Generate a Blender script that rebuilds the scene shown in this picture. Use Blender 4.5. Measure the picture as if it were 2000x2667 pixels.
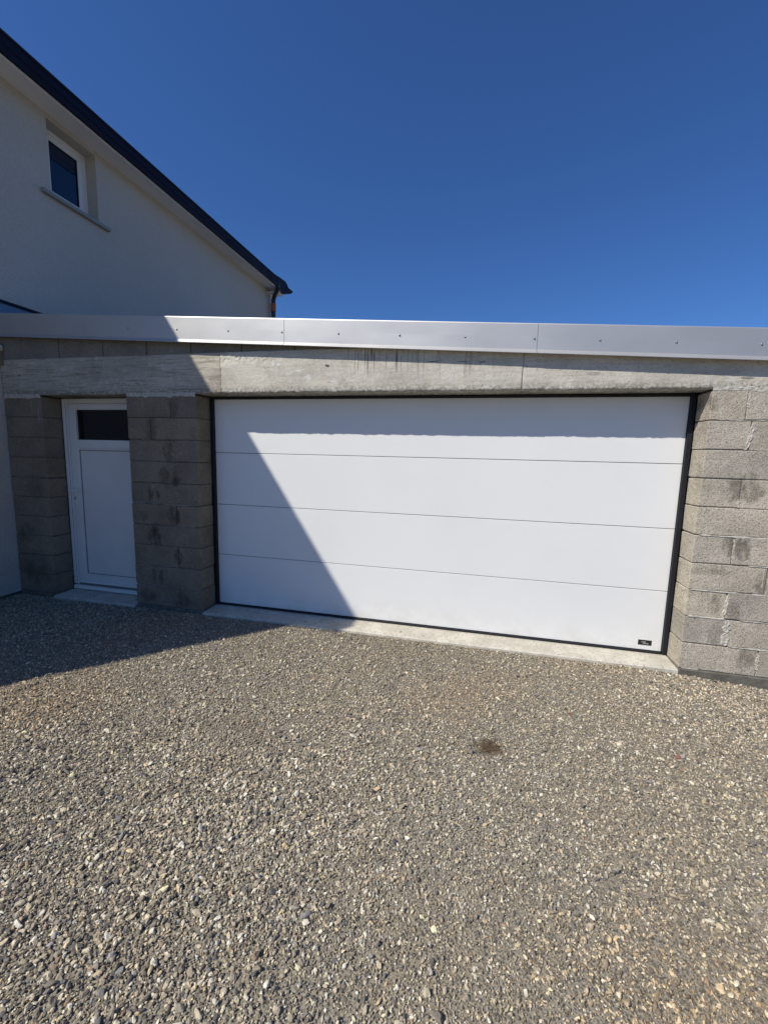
import bpy, bmesh, math, random
import numpy as np
from mathutils import Vector, Matrix, noise

random.seed(7)
rng = np.random.default_rng(11)
scene = bpy.context.scene
for o in list(bpy.data.objects):
    bpy.data.objects.remove(o)
COL = scene.collection

# ------------------------------------------------------------------ camera
CAM = Vector((2.4972, -3.348, 1.4925))
YAW, PITCH, ROLL = 0.2231, -0.1306, 0.0251
cd = bpy.data.cameras.new("camera")
cam = bpy.data.objects.new("camera", cd)
COL.objects.link(cam)
f_ = Vector((-math.sin(YAW) * math.cos(PITCH), math.cos(YAW) * math.cos(PITCH), math.sin(PITCH)))
r_ = Vector((math.cos(YAW), math.sin(YAW), 0))
u_ = r_.cross(f_)
r2, u2 = math.cos(ROLL) * r_ + math.sin(ROLL) * u_, -math.sin(ROLL) * r_ + math.cos(ROLL) * u_
m = Matrix((r2, u2, -f_)).transposed().to_4x4()
m.translation = CAM
cam.matrix_world = m
cd.sensor_fit = 'VERTICAL'
cd.sensor_height = 24.0
cd.lens = 1089.26 / 2667 * 24.0
cd.clip_start = 0.05
cd.clip_end = 2000
scene.camera = cam

# ------------------------------------------------------------------ sun and sky
SUN_D = Vector((0.95, 1.0, -1.48)).normalized()          # direction the light travels
world = bpy.data.worlds.new("World")
scene.world = world
world.use_nodes = True
wn = world.node_tree.nodes
wn.clear()
sky = wn.new('ShaderNodeTexSky')
sky.sky_type = 'NISHITA'
sky.sun_disc = False
sky.sun_elevation = math.asin(-SUN_D.z)
sky.sun_rotation = math.atan2(-SUN_D.x, -SUN_D.y)
sky.altitude = 0
sky.air_density = 1.1
sky.dust_density = 0.3
sky.ozone_density = 10.0
bg = wn.new('ShaderNodeBackground')
bg.inputs['Strength'].default_value = 0.07
wo = wn.new('ShaderNodeOutputWorld')
tint = wn.new('ShaderNodeMix')                        # deep clear-weather blue over the whole sky
tint.data_type, tint.blend_type = 'RGBA', 'MULTIPLY'
tint.inputs[0].default_value = 1.0
tint.inputs[7].default_value = (.84, 1.12, 1.49, 1)
world.node_tree.links.new(sky.outputs[0], tint.inputs[6])
world.node_tree.links.new(tint.outputs[2], bg.inputs['Color'])
world.node_tree.links.new(bg.outputs[0], wo.inputs['Surface'])

sd = bpy.data.lights.new("sun", 'SUN')
sd.energy = 4.75
sd.angle = math.radians(0.53)
sd.color = (1.0, 0.955, 0.87)
sun = bpy.data.objects.new("sun", sd)
COL.objects.link(sun)
sun.rotation_euler = SUN_D.to_track_quat('-Z', 'Y').to_euler()
sun.location = (-8, -9, 14)

scene.view_settings.view_transform = 'Standard'
scene.view_settings.look = 'None'
scene.view_settings.exposure = 0.0
scene.view_settings.gamma = 1.0
scene.view_settings.use_curve_mapping = False
scene.render.engine = 'CYCLES'


# ------------------------------------------------------------------ object helpers
def empty(name, loc, label=None, cat=None, group=None):
    o = bpy.data.objects.new(name, None)
    COL.objects.link(o)
    o.location = loc
    o.empty_display_size = 0.1
    if label: o["label"] = label
    if cat: o["category"] = cat
    if group: o["group"] = group
    return o


def link_mesh(name, me, mat, parent=None, label=None, smooth=False):
    o = bpy.data.objects.new(name, me)
    COL.objects.link(o)
    if mat is not None and len(me.materials) == 0:
        me.materials.append(mat)
    if parent is not None:
        root = parent
        off = Vector((0, 0, 0))
        while root is not None:
            off += root.location
            root = root.parent
        o.parent = parent
        me_off = -off
        me.transform(Matrix.Translation(me_off))
    if label: o["label"] = label
    if smooth:
        for p in me.polygons: p.use_smooth = True
    return o


def pydata(name, v, f, mat, parent=None, **k):
    me = bpy.data.meshes.new(name)
    me.from_pydata([tuple(p) for p in v], [], f)
    me.validate()
    me.update()
    return link_mesh(name, me, mat, parent, **k)


def box_bm(bm, x0, x1, y0, y1, z0, z1, bevel=0.0, jit=0.0, seg=1):
    vs = [bm.verts.new((x + random.uniform(-jit, jit), y + random.uniform(-jit, jit) * .5, z + random.uniform(-jit, jit)))
          for z in (z0, z1) for y in (y0, y1) for x in (x0, x1)]
    q = [(0, 2, 3, 1), (4, 5, 7, 6), (0, 1, 5, 4), (2, 6, 7, 3), (0, 4, 6, 2), (1, 3, 7, 5)]
    fs = [bm.faces.new([vs[i] for i in t]) for t in q]
    if bevel:
        es = {e for f in fs for e in f.edges}
        bmesh.ops.bevel(bm, geom=list(es), offset=bevel, segments=seg, affect='EDGES', profile=0.5)


def bm_obj(name, bm, mat, parent=None, **k):
    me = bpy.data.meshes.new(name)
    bm.to_mesh(me)
    bm.free()
    return link_mesh(name, me, mat, parent, **k)


def box(name, x0, x1, y0, y1, z0, z1, mat, parent=None, bevel=0.0, jit=0.0, seg=1, **k):
    bm = bmesh.new()
    box_bm(bm, x0, x1, y0, y1, z0, z1, bevel, jit, seg)
    return bm_obj(name, bm, mat, parent, **k)


def extrude_profile(name, prof, axis, a0, a1, mat, parent=None, za=None, **k):
    """closed profile (list of (p,q)) swept along axis 'x' (p=y,q=z) or 'y' (p=x,q=z)"""
    v = []
    for a in (a0, a1):
        dz = za(a) if za else 0
        for p, q in prof:
            v.append((a, p, q + dz) if axis == 'x' else (p, a, q + dz))
    n = len(prof)
    f = [(i, (i + 1) % n, n + (i + 1) % n, n + i) for i in range(n)]
    f += [tuple(range(n))[::-1], tuple(range(n, 2 * n))]
    me = bpy.data.meshes.new(name)
    me.from_pydata(v, [], f)
    bm = bmesh.new()
    bm.from_mesh(me)
    bmesh.ops.recalc_face_normals(bm, faces=bm.faces)
    bm.to_mesh(me)
    bm.free()
    return link_mesh(name, me, mat, parent, **k)


def tube(name, pts, r, mat, parent=None, n=14, sub=6, **k):
    P = [Vector(p) for p in pts]
    path = []
    for i in range(len(P) - 1):           # Catmull-Rom through the points
        a, b, c, d = P[max(i - 1, 0)], P[i], P[i + 1], P[min(i + 2, len(P) - 1)]
        for s in range(sub):
            t = s / sub
            path.append(0.5 * ((2 * b) + (c - a) * t + (2 * a - 5 * b + 4 * c - d) * t * t + (3 * b - a - 3 * c + d) * t ** 3))
    path.append(P[-1])
    v, f = [], []
    ref = Vector((0.3, 0.9, 0.1))
    for i, p in enumerate(path):
        t = (path[min(i + 1, len(path) - 1)] - path[max(i - 1, 0)]).normalized()
        a = t.cross(ref).normalized()
        b = t.cross(a)
        for j in range(n):
            th = 2 * math.pi * j / n
            v.append(p + r * (math.cos(th) * a + math.sin(th) * b))
    for i in range(len(path) - 1):
        for j in range(n):
            f.append((i * n + j, i * n + (j + 1) % n, (i + 1) * n + (j + 1) % n, (i + 1) * n + j))
    f.append(tuple(range(n))[::-1])
    f.append(tuple(range((len(path) - 1) * n, len(path) * n)))
    return pydata(name, v, f, mat, parent, smooth=True, **k)


# ------------------------------------------------------------------ material helpers
class NT:
    def __init__(self, name):
        self.mat = bpy.data.materials.new(name)
        self.mat.use_nodes = True
        self.t = self.mat.node_tree
        self.t.nodes.clear()
        self.out = self.t.nodes.new('ShaderNodeOutputMaterial')
        self.b = self.t.nodes.new('ShaderNodeBsdfPrincipled')
        self.t.links.new(self.b.outputs[0], self.out.inputs[0])
        self._pos = None

    def n(self, typ, **kw):
        nd = self.t.nodes.new(typ)
        for k, v in kw.items():
            setattr(nd, k, v)
        return nd

    def l(self, a, b):
        self.t.links.new(a, b)

    def pos(self):
        if self._pos is None:
            self._pos = self.n('ShaderNodeNewGeometry').outputs['Position']
        return self._pos

    def scaled(self, s, off=(0, 0, 0)):
        mp = self.n('ShaderNodeMapping')
        self.l(self.pos(), mp.inputs['Vector'])
        mp.inputs['Scale'].default_value = s
        mp.inputs['Location'].default_value = off
        return mp.outputs[0]

    def noise(self, scale, detail=4, rough=0.55, vec=None, dist=0.0):
        nd = self.n('ShaderNodeTexNoise')
        nd.inputs['Scale'].default_value = scale
        nd.inputs['Detail'].default_value = detail
        nd.inputs['Roughness'].default_value = rough
        nd.inputs['Distortion'].default_value = dist
        self.l(vec if vec is not None else self.pos(), nd.inputs['Vector'])
        return nd.outputs['Fac']

    def ramp(self, fac, stops):
        nd = self.n('ShaderNodeValToRGB')
        e = nd.color_ramp.elements
        while len(e) < len(stops): e.new(0.5)
        for i, (p, c) in enumerate(stops):
            e[i].position = p
            e[i].color = (*c, 1) if isinstance(c, tuple) else (c, c, c, 1)
        self.l(fac, nd.inputs[0])
        return nd.outputs[0]

    def mix(self, fac, a, b, mode='MIX'):
        nd = self.n('ShaderNodeMix', data_type='RGBA', blend_type=mode)
        for s, val in ((nd.inputs[0], fac), (nd.inputs[6], a), (nd.inputs[7], b)):
            if isinstance(val, (int, float)): s.default_value = val
            elif isinstance(val, tuple): s.default_value = (*val, 1)
            else: self.l(val, s)
        return nd.outputs[2]

    def math(self, op, a, b=None, c=None, clamp=False):
        nd = self.n('ShaderNodeMath', operation=op, use_clamp=clamp)
        for i, val in enumerate((a, b, c)):
            if val is None: continue
            if isinstance(val, (int, float)): nd.inputs[i].default_value = val
            else: self.l(val, nd.inputs[i])
        return nd.outputs[0]

    def maprange(self, v, a, b, c=0.0, d=1.0, smooth=True):
        nd = self.n('ShaderNodeMapRange', interpolation_type='SMOOTHSTEP' if smooth else 'LINEAR')
        self.l(v, nd.inputs['Value'])
        for k, val in (('From Min', a), ('From Max', b), ('To Min', c), ('To Max', d)):
            nd.inputs[k].default_value = val
        return nd.outputs[0]

    def xyz(self):
        s = self.n('ShaderNodeSeparateXYZ')
        self.l(self.pos(), s.inputs[0])
        return s.outputs

    def bump(self, h, strength, dist, prev=None):
        nd = self.n('ShaderNodeBump')
        nd.inputs['Strength'].default_value = strength
        nd.inputs['Distance'].default_value = dist
        self.l(h, nd.inputs['Height'])
        if prev is not None: self.l(prev, nd.inputs['Normal'])
        return nd.outputs[0]

    def fin(self, color=None, rough=0.8, normal=None, metallic=0.0, spec=0.4):
        b = self.b
        if color is not None:
            if isinstance(color, tuple): b.inputs['Base Color'].default_value = (*color, 1)
            else: self.l(color, b.inputs['Base Color'])
        if isinstance(rough, (int, float)): b.inputs['Roughness'].default_value = rough
        else: self.l(rough, b.inputs['Roughness'])
        b.inputs['Metallic'].default_value = metallic
        b.inputs['Specular IOR Level'].default_value = spec
        if normal is not None: self.l(normal, b.inputs['Normal'])
        return self.mat


def ellipse_mask(N, items, warp=0.03):
    """dark or pale stains with their own shapes: items = (x, z, rx, rz, strength)"""
    sx, sy, sz = N.xyz()
    w1 = N.math('MULTIPLY', N.math('SUBTRACT', N.noise(9, 4), 0.5), warp * 2)
    w2 = N.math('MULTIPLY', N.math('SUBTRACT', N.noise(11, 4, vec=N.scaled((1, 1, 1), (5, 3, 1))), 0.5), warp * 2)
    x = N.math('ADD', sx, w1)
    z = N.math('ADD', sz, w2)
    tot = None
    for (cx, cz, rx, rz, st) in items:
        a = N.math('DIVIDE', N.math('SUBTRACT', x, cx), rx)
        b = N.math('DIVIDE', N.math('SUBTRACT', z, cz), rz)
        d = N.math('SQRT', N.math('ADD', N.math('MULTIPLY', a, a), N.math('MULTIPLY', b, b)))
        k = N.maprange(d, 1.15, 0.65, 0.0, st)
        tot = k if tot is None else N.math('MAXIMUM', tot, k)
    return tot


# --- concrete blocks
def mat_block(name, base, stains):
    N = NT(name)
    inf = N.n('ShaderNodeObjectInfo').outputs['Random']
    big = N.noise(3.1, 4, 0.6)
    fine = N.noise(95, 3, 0.7)
    mid = N.noise(24, 5, 0.65)
    c = N.mix(N.maprange(big, .3, .72), tuple(x * .82 for x in base), tuple(x * 1.14 for x in base))
    tint = N.ramp(inf, [(0, (.84, .84, .86)), (.35, (1.0, .99, .97)), (.7, (.90, .89, .88)), (1, (1.08, 1.06, 1.02))])
    c = N.mix(1.0, c, tint, 'MULTIPLY')
    c = N.mix(N.maprange(fine, .40, .58), N.mix(1.0, c, (.82, .81, .80), 'MULTIPLY'), c)
    c = N.mix(N.math('MULTIPLY', N.maprange(mid, .52, .64), .45), c, N.mix(1.0, c, (1.28, 1.27, 1.24), 'MULTIPLY'))
    pits = N.maprange(N.noise(110, 2, 0.5), .60, .67)
    c = N.mix(N.math('MULTIPLY', pits, .55), c, N.mix(1.0, c, (.5, .5, .5), 'MULTIPLY'))
    if stains:
        msk = N.math('MULTIPLY', ellipse_mask(N, stains, .065), N.maprange(N.noise(16, 4, .65, N.scaled((1, 1, .45))), .36, .56, .25, 1.0))
        c = N.mix(msk, c, N.mix(1.0, c, (.42, .42, .41), 'MULTIPLY'))
    h = N.math('ADD', N.math('MULTIPLY', mid, .8), N.math('MULTIPLY', fine, .5))
    h = N.math('SUBTRACT', h, N.math('MULTIPLY', pits, .6))
    return N.fin(c, 0.94, N.bump(h, 1.0, .009), spec=.2)


ST_RIGHT = [(4.222, .92, .055, .085, .9), (4.30, .93, .06, .10, .9), (4.452, .69, .05, .10, .8), (4.21, 1.33, .06, .09, .8),
            (4.31, 1.32, .065, .10, .8), (4.026, 1.92, .035, .045, .7), (4.18, .50, .05, .08, .7), (4.31, .46, .05, .08, .6),
            (4.215, .27, .04, .09, .5), (4.42, .12, .05, .08, .6), (4.12, .745, .14, .035, .55), (4.27, 1.42, .06, .03, .5),
            (4.05, .57, .1, .02, .4)]
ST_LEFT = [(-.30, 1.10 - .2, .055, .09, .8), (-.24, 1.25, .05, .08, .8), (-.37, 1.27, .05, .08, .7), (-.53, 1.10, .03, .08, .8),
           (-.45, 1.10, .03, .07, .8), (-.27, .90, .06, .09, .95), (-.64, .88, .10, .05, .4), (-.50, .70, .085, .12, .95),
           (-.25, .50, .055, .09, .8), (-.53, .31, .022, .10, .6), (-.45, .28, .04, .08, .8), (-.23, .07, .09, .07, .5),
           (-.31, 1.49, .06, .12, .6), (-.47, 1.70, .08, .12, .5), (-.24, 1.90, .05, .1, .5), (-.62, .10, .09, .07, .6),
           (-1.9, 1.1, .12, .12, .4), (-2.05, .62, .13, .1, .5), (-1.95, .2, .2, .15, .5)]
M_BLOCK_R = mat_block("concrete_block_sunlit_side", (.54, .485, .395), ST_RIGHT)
M_BLOCK_L = mat_block("concrete_block_damp_shaded_side", (.28, .235, .175), ST_LEFT)  # darker base: damp blocks, with part of the corner's shade in the colour
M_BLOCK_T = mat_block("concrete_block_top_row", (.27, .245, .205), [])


def mat_mortar(name, c0, c1):
    N = NT(name)
    f = N.noise(40, 5, .65)
    c = N.mix(N.maprange(f, .3, .7), c0, c1)
    return N.fin(c, .95, N.bump(N.noise(85, 4, .7), .9, .006), spec=.2)


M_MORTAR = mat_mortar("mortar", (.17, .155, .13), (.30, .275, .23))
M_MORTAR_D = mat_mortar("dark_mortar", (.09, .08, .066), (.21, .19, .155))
M_SMEAR = mat_mortar("pale_mortar", (.40, .37, .31), (.60, .565, .49))
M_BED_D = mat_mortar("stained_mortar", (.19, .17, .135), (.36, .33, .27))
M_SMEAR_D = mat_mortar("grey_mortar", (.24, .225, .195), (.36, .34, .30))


# --- cast concrete beam
def mat_beam(name, base, boards):
    N = NT(name)
    sx, sy, sz = N.xyz()
    big = N.noise(1.7, 5, .6, N.scaled((.7, 1, 2.2)))
    cloud = N.noise(6, 6, .65)
    fine = N.noise(120, 3, .7)
    c = N.mix(N.maprange(big, .3, .7), tuple(x * .80 for x in base), tuple(x * 1.10 for x in base))
    c = N.mix(N.math('MULTIPLY', N.maprange(cloud, .47, .64), .6), c, tuple(x * m_ for x, m_ in zip(base, (.74, .72, .70))))
    c = N.mix(N.math('MULTIPLY', N.maprange(N.noise(14, 5, .7, N.scaled((1, 1, 1), (3, 8, 2))), .56, .66), .5), c, (.66, .645, .60))
    # board marks: long horizontal smears
    lines = N.noise(1.0, 6, .75, N.scaled((2.6, 1, 52)))
    c = N.mix(N.math('MULTIPLY', N.maprange(lines, .50, .60), .8 if boards else .25), c, N.mix(1.0, c, (.52, .51, .50), 'MULTIPLY'))
    # black drips below the cap
    drip = N.noise(1.0, 3, .6, N.scaled((62, 1, 2.1)))
    win = N.math('MULTIPLY', N.maprange(sx, 1.36, 1.5), N.maprange(sx, 2.0, 1.8))
    low = N.maprange(sz, 2.10, 2.26)
    dm = N.math('MULTIPLY', N.math('MULTIPLY', N.maprange(drip, .545, .60), win), low)
    c = N.mix(N.math('MULTIPLY', dm, .7), c, (.09, .085, .078))
    drip2 = N.noise(1.0, 4, .65, N.scaled((34, 1, 1.6), (7, 0, 0)))
    win2 = N.math('MULTIPLY', N.maprange(sx, 1.6, 1.9), N.maprange(sx, 2.75, 2.3))
    dm2 = N.math('MULTIPLY', N.math('MULTIPLY', N.maprange(drip2, .52, .62), win2), N.maprange(sz, 2.04, 2.22))
    c = N.mix(N.math('MULTIPLY', dm2, .35), c, (.13, .125, .115))
    # white efflorescence blots, a few rust-grey dashes
    wm = ellipse_mask(N, [(.752, 2.262, .03, .012, .8), (.80, 2.235, .03, .012, .8), (1.05, 2.13, .035, .03, .6), (.98, 2.19, .05, .012, .6),
                          (1.28, 2.09, .03, .02, .5), (2.50, 2.10, .05, .02, .5)], .075)
    wm = N.math('MULTIPLY', wm, N.maprange(N.noise(38, 4, .7), .42, .54))
    c = N.mix(wm, c, (.74, .73, .69))
    dk = ellipse_mask(N, [(1.235, 2.218, .022, .012, 1), (2.10, 2.235, .05, .005, .8), (2.32, 2.225, .05, .005, .6), (2.47, 2.22, .03, .006, .7),
                          (4.19, 2.075, .045, .009, .6), (3.25, 2.12, .05, .014, .4), (-1.98, 2.20, .012, .012, .9), (-1.06, 2.2, .06, .1, .2)], .012)
    c = N.mix(dk, c, (.10, .095, .09))
    # dark pits towards the ragged bottom edge
    edge = N.math('MULTIPLY', N.maprange(sz, 2.085, 2.015), N.maprange(N.noise(42, 5, .7), .44, .54))
    c = N.mix(N.math('MULTIPLY', edge, .75), c, N.mix(1.0, c, (.42, .42, .42), 'MULTIPLY'))
    c = N.mix(N.math('MULTIPLY', N.maprange(N.noise(120, 2, .5), .62, .68), .6), c, (.15, .145, .135))
    h = N.math('ADD', N.math('MULTIPLY', N.noise(30, 6, .7), .8), N.math('MULTIPLY', fine, .25))
    nb = N.bump(h, .7, .006)
    nb = N.bump(lines, .5 if boards else .12, .006, nb)
    return N.fin(c, .9, nb, spec=.25)


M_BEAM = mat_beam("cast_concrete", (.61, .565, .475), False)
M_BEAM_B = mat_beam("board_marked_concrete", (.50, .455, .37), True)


def mat_sill():
    N = NT("trowelled_concrete")
    c = N.mix(N.maprange(N.noise(5, 5, .6), .3, .7), (.44, .41, .335), (.60, .56, .47))
    c = N.mix(N.math('MULTIPLY', N.maprange(N.noise(45, 4, .7), .53, .61), .6), c, (.33, .29, .23))
    return N.fin(c, .9, N.bump(N.noise(55, 5, .7), .5, .004), spec=.25)


M_SILL = mat_sill()


def mat_foundation():
    N = NT("damp_foundation_concrete")
    c = N.mix(N.maprange(N.noise(9, 5, .65), .3, .7), (.10, .092, .075), (.19, .175, .145))
    return N.fin(c, .95, N.bump(N.noise(60, 5, .7), .8, .006), spec=.2)


M_FOUND = mat_foundation()


def mat_render():
    N = NT("off_white_render")
    c = N.mix(N.maprange(N.noise(.6, 4, .6), .3, .7), (.595, .56, .50), (.65, .615, .555))
    g = N.noise(75, 4, .75)
    c = N.mix(N.maprange(g, .35, .65), N.mix(1.0, c, (.84, .84, .84), 'MULTIPLY'), c)
    return N.fin(c, .95, N.bump(g, 1.0, .012), spec=.2)


M_RENDER = mat_render()


def mat_simple(name, c, rough, metallic=0.0, spec=.5, bscale=None, bstr=.1, var=.04, bdist=.002):
    N = NT(name)
    v = N.mix(N.maprange(N.noise(2.3, 4, .6), .3, .7), tuple(x * (1 - var) for x in c), tuple(min(1, x * (1 + var)) for x in c))
    nb = N.bump(N.noise(bscale, 3, .6), bstr, bdist) if bscale else None
    r = N.maprange(N.noise(5, 4, .6), .25, .75, rough * .88, min(1, rough * 1.1))
    return N.fin(v, r, nb, metallic, spec)


M_SOFFIT = mat_simple("white_soffit", (.80, .79, .78), .7, bscale=60, bstr=.15)
M_SOFFIT_TRIM = mat_simple("white_trim", (.84, .83, .82), .5)
M_ANTH = mat_simple("anthracite_metal", (.005, .007, .022), .62, 0.0, .2)
M_TILE = mat_simple("slate_grey_tile", (.045, .047, .052), .7, 0, .4, bscale=50, bstr=.3)
M_PIPE = mat_simple("dark_blue_pipe", (.028, .042, .066), .35)
M_ORANGE = mat_simple("terracotta_collar", (.42, .12, .05), .55)
M_PVC = mat_simple("white_pvc", (.71, .685, .64), .42, bscale=220, bstr=.05)
M_PVC2 = mat_simple("white_pvc_frame", (.73, .71, .67), .38)
M_LEAD = mat_simple("blue_grey_flashing", (.11, .15, .20), .38, .5)
M_SILL_AL = mat_simple("grey_stone_sill", (.26, .29, .28), .6, bscale=90, bstr=.2)
M_BLACK = mat_simple("black_gasket", (.012, .013, .017), .55, 0, .35)
M_ROOFMEM = mat_simple("roof_membrane", (.09, .09, .095), .85)
M_GROOVE = mat_simple("grey_groove_shade", (.22, .225, .23), .6)  # grey that stands in for shade in the side door's grooves
M_STICKER = mat_simple("black_sticker", (.014, .014, .014), .35)
M_WHITE = mat_simple("white_print", (.62, .62, .62), .5)
M_FOAM = mat_simple("pale_foam", (.62, .63, .62), .9, bscale=70, bstr=.6, bdist=.006)
M_BOARD = mat_simple("old_timber", (.20, .165, .125), .85, bscale=60, bstr=.5)
M_STRAW = mat_simple("dry_straw", (.52, .42, .24), .7, var=.25)
M_BROWN = mat_simple("brown_debris", (.15, .10, .056), .85, var=.35)
M_RED = mat_simple("red_stone", (.42, .14, .115), .7)
M_SCREW = mat_simple("zinc_screw", (.30, .31, .32), .3, .9)
M_CYL = mat_simple("lock_cylinder", (.03, .03, .03), .3, .8)


def mat_door():
    N = NT("white_door_paint")
    g = N.noise(1.0, 3, .6, N.scaled((120, 1, 160)))
    c = N.mix(N.maprange(N.noise(1.2, 4, .6), .3, .7), (.765, .76, .735), (.795, .787, .76))
    c = N.mix(N.math('MULTIPLY', N.maprange(N.noise(70, 2, .5), .72, .78), .25), c, (.5, .5, .48))
    sx, sy, sz = N.xyz()
    dust = N.math('MULTIPLY', N.maprange(sz, .28, .0), N.maprange(N.noise(7, 5, .6), .3, .75))
    c = N.mix(N.math('MULTIPLY', dust, .4), c, (.56, .53, .46))
    nb = N.bump(g, .10, .001)
    nb = N.bump(N.noise(1.6, 2, .5, N.scaled((1, 1, 1.6))), .05, .02, nb)
    return N.fin(c, .42, nb, 0, .4)


M_DOOR = mat_door()


def mat_cap():
    N = NT("grey_aluminium_cap")
    c = N.mix(N.maprange(N.noise(1.3, 4, .6), .3, .7), (.51, .50, .485), (.56, .55, .53))
    nb = N.bump(N.noise(2.0, 2, .5, N.scaled((1, 1, 1.8))), .10, .03)
    nb = N.bump(N.noise(300, 2, .5), .06, .001, nb)
    return N.fin(c, .54, nb, .75, .5)


M_CAP = mat_cap()


def mat_glass(name, c):
    N = NT(name)
    return N.fin(c, .02, N.bump(N.noise(2.5, 2, .5), .015, .02), 0, .5)


M_GLASS = mat_glass("dark_window_glass", (.008, .022, .055))
M_GLASS_D = mat_glass("dark_door_glass", (.004, .005, .008))


# ------------------------------------------------------------------ ground
def smooth(a, b, x):
    t = np.clip((x - a) / (b - a), 0, 1)
    return t * t * (3 - 2 * t)


_ph = rng.uniform(0, 6.28, (14, 2))
_dir = rng.uniform(0, 6.28, 14)
_fr = rng.uniform(2.0, 15.0, 14)


def ground_z(x, y):
    z = -0.034 - 0.050 * smooth(3.7, 4.7, x) * smooth(-1.4, -.2, y) - .010 * smooth(-.6, -2.2, x)
    n = 0
    for i in range(14):
        n = n + np.sin(_fr[i] * (x * math.cos(_dir[i]) + y * math.sin(_dir[i])) + _ph[i, 0]) / (_fr[i] ** .8)
    return z + .0055 * n * smooth(0.0, -.35, y)


def mat_ground():
    N = NT("gravel_bed")
    n1 = N.noise(230, 3, .7)
    vor = N.n('ShaderNodeTexVoronoi')
    vor.inputs['Scale'].default_value = 105
    N.l(N.pos(), vor.inputs['Vector'])
    stone = N.ramp(vor.outputs['Color'], [(0, (.07, .066, .06)), (.4, (.15, .138, .115)), (.75, (.23, .205, .16)), (1, (.40, .375, .31))])
    sand = N.mix(N.maprange(n1, .3, .7), (.20, .18, .143), (.34, .305, .24))
    c = N.mix(N.maprange(vor.outputs['Distance'], .32, .48), stone, sand)
    big = N.noise(1.6, 5, .6)
    c = N.mix(N.maprange(big, .35, .7), c, N.mix(1.0, c, (1.05, 1.0, .92), 'MULTIPLY'))
    h = N.math('SUBTRACT', 1.0, vor.outputs['Distance'])
    nb = N.bump(h, .8, .006)
    return N.fin(c, .95, N.bump(n1, .5, .003, nb), spec=.2)


M_GROUND = mat_ground()
xs = np.concatenate([[-400, -150, -60, -25, -12, -8], np.linspace(-5, 9, 141), [12, 18, 30, 70, 160, 400]])
ys = np.concatenate([[-400, -150, -60, -25, -12, -8], np.linspace(-5.5, 0.35, 60), [2, 6, 12, 30, 80, 200, 400]])
gx, gy = np.meshgrid(xs, ys)
near = smooth(12, 7, np.abs(gx - 2)) * smooth(-12, -7, gy)
gz = np.where(near > 0, ground_z(gx, gy), -.036) * near + (1 - near) * -.036 - .003
V = np.stack([gx.ravel(), gy.ravel(), gz.ravel()], 1)
nx = len(xs)
F = [(j * nx + i, j * nx + i + 1, (j + 1) * nx + i + 1, (j + 1) * nx + i) for j in range(len(ys) - 1) for i in range(nx - 1)]
g = pydata("ground", V, F, M_GROUND, smooth=True)
g["kind"] = "structure"

# ------------------------------------------------------------------ the house on the left
HX, EAVE = -2.21, 5.04
HY0, HY1 = -3.30, 5.60
house = empty("house", (-6.2, 1.1, 0), "off-white rendered house on the left with dark gutter and small upper window, shading the garage", "house")
WY0, WY1, WZ0, WZ1, WD = .66, 1.25, 4.245, 4.99, .15


def house_wall():
    v, f = [], []
    def q(*p):
        b = len(v); v.extend(p); f.append((b, b + 1, b + 2, b + 3))
    X = HX
    def face(y0, y1, z0, z1): q((X, y0, z0), (X, y1, z0), (X, y1, z1), (X, y0, z1))
    zb, zt = -.018, EAVE + .06
    face(HY0, WY0, zb, zt); face(WY1, HY1, zb, zt); face(WY0, WY1, zb, WZ0); face(WY0, WY1, WZ1, zt)
    xi = X - WD - .03
    q((X, WY0, WZ0), (X, WY0, WZ1), (xi, WY0, WZ1), (xi, WY0, WZ0))
    q((X, WY1, WZ1), (X, WY1, WZ0), (xi, WY1, WZ0), (xi, WY1, WZ1))
    q((X, WY0, WZ1), (X, WY1, WZ1), (xi, WY1, WZ1), (xi, WY0, WZ1))
    q((X, WY1, WZ0), (X, WY0, WZ0), (xi, WY0, WZ0), (xi, WY1, WZ0))
    XB = -10.2
    q((XB, HY0, zb), (X, HY0, zb), (X, HY0, zt), (XB, HY0, zt))
    q((X, HY1, zb), (XB, HY1, zb), (XB, HY1, zt), (X, HY1, zt))
    q((XB, HY1, zb), (XB, HY0, zb), (XB, HY0, zt), (XB, HY1, zt))
    q((X, HY0, zb), (XB, HY0, zb), (XB, HY1, zb), (X, HY1, zb))
    return v, f


hv, hf = house_wall()
pydata("wall", hv, hf, M_RENDER, house)
# dark plinth below the render
box("plinth", -10.15, HX - .03, HY0 + .03, HY1 - .03, -.25, -.02, M_FOUND, house)
# soffit and trim
GY0, GY1 = -3.45, 5.12
box("soffit", HX - .01, -1.965, GY0 + .02, 5.655, EAVE, EAVE + .02, M_SOFFIT, house, bevel=.003)
box("soffit_trim", -1.963, -1.916, GY0 + .02, 5.24, 5.008, 5.058, M_SOFFIT_TRIM, house, bevel=.012, seg=3)
# gutter: moulded profile swept along the eave
gut = [(-1.915, 5.06), (-1.915, 5.03), (-1.908, 5.012), (-1.896, 5.006), (-1.884, 5.012), (-1.876, 5.035), (-1.876, 5.075), (-1.868, 5.082),
       (-1.868, 5.12), (-1.876, 5.128), (-1.878, 5.165), (-1.868, 5.172), (-1.868, 5.184), (-1.884, 5.188), (-1.915, 5.186)]
extrude_profile("gutter", gut, 'y', GY0, GY1, M_ANTH, house)
extrude_profile("gutter", [(GY0 + (-1.876 - x), z) for x, z in gut], 'x', -10.5, -1.917, M_ANTH, house)
box("soffit", -10.4, HX - .012, GY0 + .09, HY0 + .01, EAVE, EAVE + .02, M_SOFFIT, house)
box("soffit_trim", -10.4, -1.966, GY0 + .042, GY0 + .088, 5.008, 5.058, M_SOFFIT_TRIM, house, bevel=.012, seg=3)
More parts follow.
